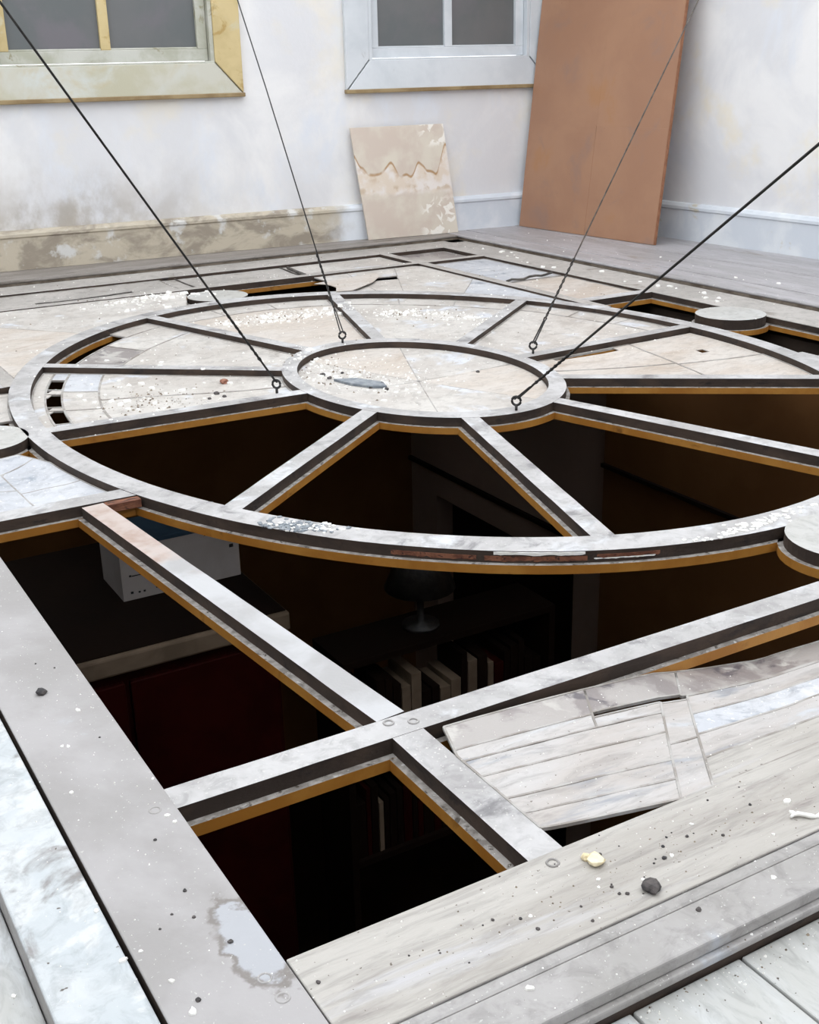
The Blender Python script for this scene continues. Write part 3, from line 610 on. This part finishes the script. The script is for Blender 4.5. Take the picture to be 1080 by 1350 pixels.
sheet_box(0, wd, 0, Ln, 0.0015, th, 'core', (['hardboard_edge'], 0), .002)
sheet_box(0, .60, 0, Ln, 0, .0016, 'face_panel', (['hardboard'], 0), 0)
sheet_box(.603, wd-.004, 0, .62, -.0015, .0016, 'face_panel', (['hardboard'], 0), .0008)
sheet_box(.6005, wd-.004, .62, Ln, -.0002, .0016, 'face_panel', (['hardboard'], 0), 0)
sheet_box(.600, .603, 0, .50, -.0002, .001, 'crease', (['hardboard_edge'], 0), 0)
# small stained board
def stained():
    m, nt, b = new_mat('water_stained_board'); g = node(nt, 'ShaderNodeTexCoord').outputs['Object']; s = xyz(nt, g)
    col = mix(nt, smooth(nt, nz(nt, g, 5, 4), .4, .62), lin((206, 192, 180)), lin((216, 208, 194)))
    wob = math_n(nt, 'MULTIPLY', math_n(nt, 'SUBTRACT', nz(nt, pos(nt, (1, .01, .01)), 8, 1.2, .5), .5), .42)
    h = math_n(nt, 'SUBTRACT', s[2], math_n(nt, 'ADD', wob, .405))
    low = smooth(nt, math_n(nt, 'ADD', s[2], math_n(nt, 'MULTIPLY', nz(nt, g, 16, 3), .06)), .265, .30)
    inside = math_n(nt, 'MULTIPLY', smooth(nt, h, .004, -.004), low)
    col = mix(nt, math_n(nt, 'MULTIPLY', inside, .85), col, mix(nt, smooth(nt, nz(nt, g, 9, 5), .42, .6), lin((222, 208, 192)), lin((232, 226, 222))))
    line = math_n(nt, 'MULTIPLY', smooth(nt, math_n(nt, 'ABSOLUTE', h), .013, .002), smooth(nt, nz(nt, g, 8, 3), .30, .5))
    col = mix(nt, math_n(nt, 'MULTIPLY', line, .9), col, lin((168, 130, 84)))
    brown = math_n(nt, 'MULTIPLY', math_n(nt, 'MULTIPLY', smooth(nt, h, -.07, .0), inside), smooth(nt, nz(nt, g, 12, 4), .48, .62))
    col = mix(nt, math_n(nt, 'MULTIPLY', brown, .6), col, lin((186, 152, 112)))
    edge = math_n(nt, 'MULTIPLY', math_n(nt, 'MULTIPLY', smooth(nt, s[2], .25, .275), smooth(nt, s[2], .31, .285)), smooth(nt, nz(nt, g, 11, 4), .48, .6))
    col = mix(nt, math_n(nt, 'MULTIPLY', edge, .6), col, lin((184, 156, 116)))
    crn = math_n(nt, 'MULTIPLY', smooth(nt, s[0], .05, .12), math_n(nt, 'MAXIMUM', smooth(nt, s[2], .50, .54), smooth(nt, s[2], .25, .16)))
    col = mix(nt, math_n(nt, 'MULTIPLY', crn, smooth(nt, nz(nt, g, 17, 3, .5, .8), .52, .58)), col, lin((240, 236, 228)))
    nt.links.new(col, b.inputs['Base Color']); b.inputs['Roughness'].default_value = .6; return m
MT['stained'] = stained()
mb = MB()
q0 = [W(2.112, .069, ZP+.001), W(2.722, .069, ZP+.001), W(2.640, .036, .660), W(2.030, .036, .660)]
q1 = [W(2.112, .079, ZP+.001), W(2.722, .079, ZP+.001), W(2.640, .046, .660), W(2.030, .046, .660)]
mb.hexa(q0, q1); tag(mb.build('stained_board', 'stained', origin=W(2.40, .07, ZP+.001), bevel=.001), 'small cream board with a wavy brown water stain, leaning on the baseboard', 'board')

# ---------------------------------------------------------------- the dark room below
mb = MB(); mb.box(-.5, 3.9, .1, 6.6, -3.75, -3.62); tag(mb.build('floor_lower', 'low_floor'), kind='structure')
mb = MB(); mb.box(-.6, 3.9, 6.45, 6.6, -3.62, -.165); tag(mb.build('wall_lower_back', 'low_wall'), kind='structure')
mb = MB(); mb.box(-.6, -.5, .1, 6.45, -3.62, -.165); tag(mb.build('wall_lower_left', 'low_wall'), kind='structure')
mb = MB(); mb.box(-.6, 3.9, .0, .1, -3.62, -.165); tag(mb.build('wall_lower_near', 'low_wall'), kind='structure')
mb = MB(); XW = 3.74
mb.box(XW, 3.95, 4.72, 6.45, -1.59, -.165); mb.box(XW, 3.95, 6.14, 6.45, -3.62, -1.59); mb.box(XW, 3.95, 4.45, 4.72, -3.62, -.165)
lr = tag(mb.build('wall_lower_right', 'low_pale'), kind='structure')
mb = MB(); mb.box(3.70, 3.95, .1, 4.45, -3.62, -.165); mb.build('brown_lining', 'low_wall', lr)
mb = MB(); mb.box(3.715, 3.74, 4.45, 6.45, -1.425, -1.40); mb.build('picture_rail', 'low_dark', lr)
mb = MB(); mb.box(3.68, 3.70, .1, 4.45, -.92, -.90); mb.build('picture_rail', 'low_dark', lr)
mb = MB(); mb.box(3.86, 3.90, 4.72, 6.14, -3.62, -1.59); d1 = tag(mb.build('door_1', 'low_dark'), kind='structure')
mb = MB(); mb.tube([(3.858, 4.80, -2.62), (3.82, 4.80, -2.62), (3.82, 4.90, -2.62)], .012, 8); mb.build('door_handle', 'iron', d1, smooth=True)
# cupboard with cornice, carton on top
cb = empty('cupboard', (1.2, 4.1, -3.62), 'dark red cupboard with a pale cornice in the room below', 'cupboard')
mb = MB(); mb.box(.40, 1.58, 3.76, 4.80, -3.62, -.975); mb.build('body', 'low_red', cb)
mb = MB(); mb.box(.36, 1.62, 3.72, 4.80, -.975, -.90); mb.build('cornice', 'low_shelf', cb, bevel=.01)
mb = MB(); mb.box(.37, 1.61, 3.74, 4.80, -.8995, -.896); mb.build('top_board', 'low_dark', cb)
for x0 in (.42, 1.0):
    mb = MB(); mb.box(x0, x0+.56, 3.735, 3.76, -3.5, -1.02); dd = mb.build('door', 'low_red', cb, bevel=.004)
    mb = MB(); kx = x0+.51 if x0 < 1 else x0+.05; mb.tube([(kx, 3.735, -2.0), (kx, 3.70, -2.0)], .016, 10); mb.build('knob', 'low_shelf', dd, smooth=True)
bx = empty('carton', (1.35, 4.3, -.896), 'white carton with small printed marks standing on the cupboard below', 'box')
mb = MB(); mb.box(1.12, 1.60, 4.14, 4.40, -.896, -.68); mb.build('body', 'carton', bx)
mb = MB(); mb.box(1.118, 1.602, 4.138, 4.402, -.68, -.665); mb.build('lid_band', 'carton_blue', bx)
for k, (x, z, s) in enumerate(((1.15, -.87, .010), (1.18, -.872, .008), (1.20, -.872, .008), (1.25, -.868, .022), (1.29, -.868, .014), (1.33, -.87, .018), (1.15, -.80, .008), (1.56, -.74, .018), (1.56, -.77, .016), (1.46, -.70, .022))):
    mb = MB(); mb.box(x, x+s, 4.137, 4.1402, z, z+s*.8); mb.build('printed_mark', 'ink', bx)
mb = MB(); mb.box(1.16, 1.26, 4.137, 4.1402, -.800, -.797); mb.build('printed_line', 'ink', bx)
# bookcase with books
bc = empty('bookcase', (2.3, 3.9, -3.62), 'dark bookcase with standing books in the room below', 'bookcase')
for (x0, x1, z0, z1) in ((1.86, 1.89, -3.62, -1.25), (2.87, 2.90, -3.62, -1.25), (1.86, 2.90, -1.25, -1.22), (1.89, 2.87, -1.72, -1.69), (1.89, 2.87, -2.2, -2.17), (1.89, 2.87, -3.6, -3.57)):
    mb = MB(); mb.box(x0, x1, 3.78, 4.06, z0, z1); mb.build('side_panel' if x1-x0 < .1 else 'shelf', 'low_dark', bc)
cols = ['low_dark', 'low_shelf', 'low_red', 'low_dark', 'low_dark', 'low_dark']; cname = {'low_dark': 'dark brown', 'low_shelf': 'pale cream', 'low_red': 'dark red'}; x = 1.90; rnd = random.Random(5); k = 0
for zs_, nm in ((-1.69, 'upper'), (-2.17, 'middle')):
    x = 1.895
    while x < 2.82:
        t = rnd.uniform(.02, .05); h = rnd.uniform(.22, .36); c = cols[rnd.randrange(6)]
        mb = MB(); mb.box(x, x+t, 3.80, 4.0, zs_, zs_+h, 0); b = mb.build('book', c, bevel=.002)
        tag(b, '%s book standing on the %s shelf of the dark bookcase below' % (cname[c], nm), 'book', '%s books on the %s shelf' % (cname[c], nm)); x += t+.004
    
lampb = empty('table_lamp', (2.3, 3.92, -1.22), 'black bell-shaped lamp silhouetted on the bookcase below', 'lamp')
mb = MB(); mb.tube([(2.3, 3.92, -1.22), (2.3, 3.92, -1.205), (2.3, 3.92, -1.2), (2.3, 3.92, -1.0)], [.08, .08, .015, .015], 14); mb.build('stand', 'iron', lampb, smooth=True)
mb = MB(); mb.tube([(2.3, 3.92, -1.04), (2.3, 3.92, -.86), (2.3, 3.92, -.84)], [.15, .08, .02], 20); mb.build('shade', 'iron', lampb, smooth=True)

# ---------------------------------------------------------------- debris, dropped on whatever lies under it
bpy.context.view_layer.update()
dg = bpy.context.evaluated_depsgraph_get()
def ground(x, y):
    ok, loc, nr, *_ = scene.ray_cast(dg, Vector((x, y, .45)), Vector((0, 0, -1)))
    return (loc.z, nr) if ok and loc.z > -.12 else (None, None)
def flake_mesh(name, n, r, h, mat, seed, lump=False):
    rnd = random.Random(seed); bm = bmesh.new()
    if lump:
        bmesh.ops.create_icosphere(bm, subdivisions=2, radius=r)
        for v in bm.verts:
            f = 1+.45*noise.noise(v.co*(1.1/r)+Vector((seed, 0, 0))); v.co *= f; v.co.z = max(v.co.z*.75, -r*.45)+r*.45
    else:
        rr = [(r*rnd.uniform(.55, 1.15), 2*math.pi*(k+rnd.uniform(-.25, .25))/n) for k in range(n)]
        lo = [bm.verts.new((a*math.cos(t), a*math.sin(t)*.75, 0)) for a, t in rr]
        hi = [bm.verts.new((a*.86*math.cos(t), a*.86*math.sin(t)*.75, h*rnd.uniform(.7, 1.2))) for a, t in rr]
        bm.faces.new(hi); bm.faces.new(list(reversed(lo)))
        for k in range(n): bm.faces.new((lo[k], lo[(k+1) % n], hi[(k+1) % n], hi[k]))
    me = bpy.data.meshes.new(name); bm.to_mesh(me); bm.free(); me.materials.append(MT[mat]); return me
FL = [flake_mesh('plaster_flake', 5+k % 4, .008, .0035, 'white_flake', k) for k in range(8)]
CR = [flake_mesh('cream_flake', 6, .008, .005, 'cream_flake', 20+k, lump=k % 2 == 0) for k in range(4)]
GR = [flake_mesh('grit', 6, .006, .004, 'grit', 40+k, lump=True) for k in range(4)]
BR = [flake_mesh('brick_bit', 6, .010, .006, 'brickbit', 60+k, lump=True) for k in range(2)]
LUMPS = {}
items = []
rndD = random.Random(11)
def put(name, me, x, y, s, label, cat, group=None): items.append((name, me, x, y, s, label, cat, group))
for i, (x, y) in enumerate(((.352, 1.892),)): put('stone', flake_mesh('stone', 6, .009, .01, 'grit', 90, True), x, y, 1.0, 'dark little stone on the long side border board', 'stone')
put('stone', flake_mesh('stone', 6, .013, .01, 'grit', 91, True), .889, .945, 1.0, 'dark stone lying on the front border board', 'stone')
put('plaster_lump', flake_mesh('plaster_lump', 6, .012, .01, 'cream_flake', 92, True), .863, 1.025, 1.0, 'cream plaster lump on the front board near the dark slit', 'plaster')
put('plaster_lump', flake_mesh('plaster_lump', 6, .007, .01, 'cream_flake', 95, True), .858, 1.040, 1.0, 'small cream plaster crumb touching the cream lump', 'plaster')
put('plaster_lump', flake_mesh('plaster_lump', 6, .014, .01, 'cream_flake', 93, True), .875, 2.535, 1.0, 'cream plaster lump caught on the ledge of the oval rim', 'plaster')
put('brick_fragment', flake_mesh('brick_fragment', 6, .015, .01, 'brickbit', 94, True), 1.476, 3.835, 1.0, 'reddish brick fragment beside a spoke', 'brick bit')
big = [(.389, 1.801, 1.0), (1.18, .989, 1.5), (1.168, .966, 1.0), (.336, 1.701, .7), (.344, 1.696, .7), (.313, 1.564, .8), (.413, 1.432, 1.0), (.418, 1.413, .7), (.427, 1.535, .6), (.267, 1.287, .9), (.268, 1.182, 1.0), (.305, 1.113, .8), (.309, 1.054, 1.1), (.29, 1.181, .6), (.835, .983, .6), (.728, .985, .6), (.655, .884, 1.1), (.844, .996, .7), (1.03, 1.022, .6), (1.108, .945, .6), (.875, 1.032, .5), (.959, .984, .7), (.893, .965, .7), (1.04, .88, .8), (.70, .80, .8), (.147, 1.24, .9)]
for x, y, s in big: put('plaster_flake', FL[len(items) % 8], x, y, s*.8, 'white plaster flake on the near border boards', 'plaster flake', 'plaster flakes on the near boards')
def scatter(n, pts, sd, smin, smax, label, group, meshes=None, name='plaster_flake', cat='plaster flake'):
    for k in range(n):
        p = pts[rndD.randrange(len(pts))]; x = rndD.gauss(p[0], sd[0]); y = rndD.gauss(p[1], sd[1]); mm = meshes or FL
        put(name, mm[rndD.randrange(len(mm))], x, y, smin+(smax-smin)*rndD.random()**2.2, label, cat, group)
rowA = [(1.90, 4.76), (2.03, 4.767), (2.10, 4.77), (2.16, 4.773), (2.25, 4.75), (2.36, 4.73)]; rowB = [(2.53, 4.556), (2.6, 4.51), (2.667, 4.456), (2.747, 4.334), (2.80, 4.20)]
scatter(56, rowA, (.04, .05), .9, 3.2, 'white plaster crumb in the row before the back opening', 'plaster crumbs on the fan panels')
scatter(40, rowB, (.05, .06), .8, 2.4, 'white plaster crumb in the row along the cracked fan panel', 'plaster crumbs on the cracked fan panel')
scatter(46, [(1.837, 3.93), (1.93, 3.93), (1.778, 3.70), (1.80, 3.80), (1.86, 3.66), (1.954, 3.34), (1.9, 3.5)], (.04, .06), .9, 2.8, 'white plaster crumb on the hub panel', 'plaster crumbs on the hub panel')
scatter(44, [(1.096, 3.878), (1.244, 3.90), (1.099, 3.70), (1.217, 3.68), (1.188, 3.98), (1.4, 3.8), (1.3, 4.3), (1.45, 4.1)], (.06, .08), .8, 2.4, 'white plaster crumb on the broken fan panel', 'plaster crumbs on the broken fan panel')
scatter(40, [(1.608, 5.42), (1.79, 5.46), (1.90, 5.44), (1.664, 5.25), (1.85, 5.47)], (.09, .04), 1.0, 3.2, 'white plaster crumb on the grey corner panel', 'plaster crumbs on the corner panel')
scatter(26, [(3.9, 4.7), (3.9, 4.3), (3.85, 4.0), (3.80, 5.2), (3.9, 5.8), (4.2, 3.9), (4.2, 4.8), (3.5, 4.9)], (.06, .2), 1.2, 3.0, 'white plaster crumb along the far border boards', 'plaster crumbs along the far border')
scatter(36, [(.86, 1.00), (.95, .97), (1.0, 1.03), (.75, .98)], (.10, .04), .2, .6, 'dark grit speck on the front border board', 'grit on the front board', GR, 'grit', 'grit')
scatter(10, [(.36, 1.5), (.33, 1.2), (.36, 1.9)], (.03, .2), .3, .6, 'dark grit speck on the side border board', 'grit on the side board', GR, 'grit', 'grit')
scatter(10, [(1.85, 3.77), (1.83, 3.68), (1.89, 3.44), (1.4, 3.67), (2.3, 3.5)], (.03, .03), 1.0, 2.2, 'dark grit lump among the hub rubble', 'grit on the hub panel', GR, 'grit', 'grit')
for name, me, x, y, s, label, cat, group in items:
    z, nr = ground(x, y)
    if z is None: continue
    o = bpy.data.objects.new(name, me); o.location = (x, y, z-.0002); ORG[o] = Vector((x, y, z))
    q = Vector((0, 0, 1)).rotation_difference(nr) if nr.z > .8 else Vector((0, 0, 1)).to_track_quat('Z', 'Y')
    o.rotation_euler = (q.to_matrix() @ Matrix.Rotation(rndD.random()*6.28, 3, 'Z')).to_euler(); o.scale = (s, s, s*.9)
    COL.objects.link(o); tag(o, label, cat, group)
# curled white paint strip and grey shard
z, nr = ground(1.175, .949)
mb = MB(); mb.tube([(1.155+.05*k/8, .958-.02*k/8+.004*math.sin(k), (z or 0)+.003+.002*math.sin(k*.8)) for k in range(9)], [.002, .003, .0035, .003, .004, .003, .0035, .003, .0015], 6)
tag(mb.build('paint_curl', 'white_flake', smooth=True), 'curled white paint strip on the front border board', 'paint curl')
z, nr = ground(1.848, 3.539)
mb = MB(); mb.prism([(1.80, 3.63), (1.87, 3.60), (1.92, 3.50), (1.905, 3.44), (1.86, 3.47), (1.82, 3.54)], (z or -.03)+.001, (z or -.03)+.009)
tag(mb.build('glass_shard', 'slate'), 'flat blue-grey glass shard on the hub panel', 'glass shard')
# uncountable fine crumbs
mb = MB(); rnd = random.Random(21)
def crumbs(n, fn, smin, smax):
    for k in range(n):
        x, y = fn(); z, nr = ground(x, y)
        if z is None: continue
        s = smin+(smax-smin)*rnd.random()**3; a = rnd.random()*6.28
        c, s_ = math.cos(a)*s, math.sin(a)*s; h = s*rnd.uniform(.5, 1.1)
        mb.add([(x+c, y+s_, z-.0003), (x-s_, y+c, z-.0003), (x-c*.9, y-s_*.9, z-.0003), (x+s_, y-c, z-.0003), (x+c*.3, y, z+h)], [(0, 1, 4), (1, 2, 4), (2, 3, 4), (3, 0, 4), (3, 2, 1, 0)])
crumbs(1100, lambda: (rnd.uniform(.18, 3.2), rnd.uniform(3.4, 6.2)), .0015, .006)
crumbs(500, lambda: (rnd.uniform(1.7, 4.4), rnd.uniform(3.4, 6.2)), .0015, .006)
crumbs(500, lambda: (rnd.uniform(.17, .44), rnd.uniform(.9, 2.5)), .0006, .002)
crumbs(900, lambda: (rnd.uniform(.44, 1.5), rnd.uniform(.83, 1.42)), .0006, .0022)
crumbs(500, lambda: (rnd.gauss(1.9, .12), rnd.gauss(3.7, .2)), .0015, .006)
crumbs(300, lambda: (rnd.gauss(1.8, .16), rnd.gauss(5.46, .05)), .002, .006)
crumbs(600, lambda: (lambda p: (rnd.gauss(p[0], .05), rnd.gauss(p[1], .06)))((rowA+rowB)[rnd.randrange(11)]), .002, .008)
crumbs(300, lambda: (rnd.uniform(.44, 1.3), rnd.gauss(.81, .012)), .0008, .003)
tag(mb.build('plaster_dust', 'white_flake'), 'fine white plaster crumbs scattered over the frame and its panels', 'plaster dust', kind='stuff')

mb = MB()
crumbs(220, lambda: (rnd.gauss(.9, .16), rnd.gauss(.985, .04)), .0006, .0022)
crumbs(160, lambda: (rnd.gauss(1.2, .10), rnd.gauss(3.75, .10)), .002, .007)
crumbs(120, lambda: (rnd.gauss(1.86, .08), rnd.gauss(3.7, .16)), .002, .007)
crumbs(160, lambda: (lambda p: (rnd.gauss(p[0], .05), rnd.gauss(p[1], .05)))((rowA+rowB)[rnd.randrange(11)]), .002, .007)
crumbs(120, lambda: (rnd.uniform(.44, 1.3), rnd.gauss(.815, .01)), .0008, .003)
crumbs(150, lambda: (rnd.uniform(.9, 3.8), rnd.uniform(3.6, 6.1)), .002, .006)
tag(mb.build('grit_dust', 'grit_brown'), 'fine brown grit scattered between the plaster crumbs on the frame', 'grit', kind='stuff')
# ---------------------------------------------------------------- suspension wires with eye bolts
def wire(px, py, end, r, m, where, kink=None):
    z = 0.0; t0 = Vector((px, py, .036)); d = Vector(end)-t0; hd = Vector((d.x, d.y, 0)).normalized()
    root = empty('suspension_wire', (px, py, 0), 'thin dark suspension wire hooked to an eye bolt '+where, 'wire', group=None)
    mb = MB(); n = 20
    mb.tube([(px, py, -.004), (px, py, .017)], .0045, 10)
    side = Vector((R_.x, R_.y, 0)).normalized()*.8+hd*.3; side.normalize()
    mb.tube([tuple(Vector((px, py, .030))+side*.0135*math.cos(2*math.pi*k/n)+Vector((0, 0, .0135*math.sin(2*math.pi*k/n)))) for k in range(n)], .004, 8, closed=True)
    mb.build('eye_bolt', 'iron', root, smooth=True)
    dn = d.normalized(); perp = dn.cross(Vector((0, 0, 1))).normalized(); L = .34
    mb = MB()
    for sg in (1, -1):
        mb.tube([tuple(t0+dn*(L*k/30)+perp*(.0030*math.cos(k*1.6)*sg if k > 9 else .006*sg*(1-.05*k))+dn.cross(perp)*(.0030*math.sin(k*1.6)*sg if k > 8 else 0)) for k in range(31)], .0026 if r > .0025 else .0022, 6)
    mb.build('twisted_end', 'iron', root, smooth=True)
    pts = [t0+dn*.10]
    if kink: pts.append(t0+d*kink[0]+Vector(kink[1]))
    pts.append(Vector(end)); mb = MB(); mb.tube([tuple(p) for p in pts], r, 8); mb.build('cable', m, root, smooth=True)
wire(1.529, 3.506, (-.398, 3.506, 3.075), .0036, 'wire', 'beside the broken fan panel')
wire(2.049, 2.888, (2.049, -1.23, 3.05), .0036, 'wire', 'above the open cells of the oval')
wire(2.052, 4.047, (2.052, 6.097, 3.075), .0026, 'wire', 'behind the hub', kink=(.29, (0, -.012, .012)))
wire(2.538, 3.475, (4.395, 3.475, 3.075), .0026, 'wire_light', 'by the smooth pale fan panel')
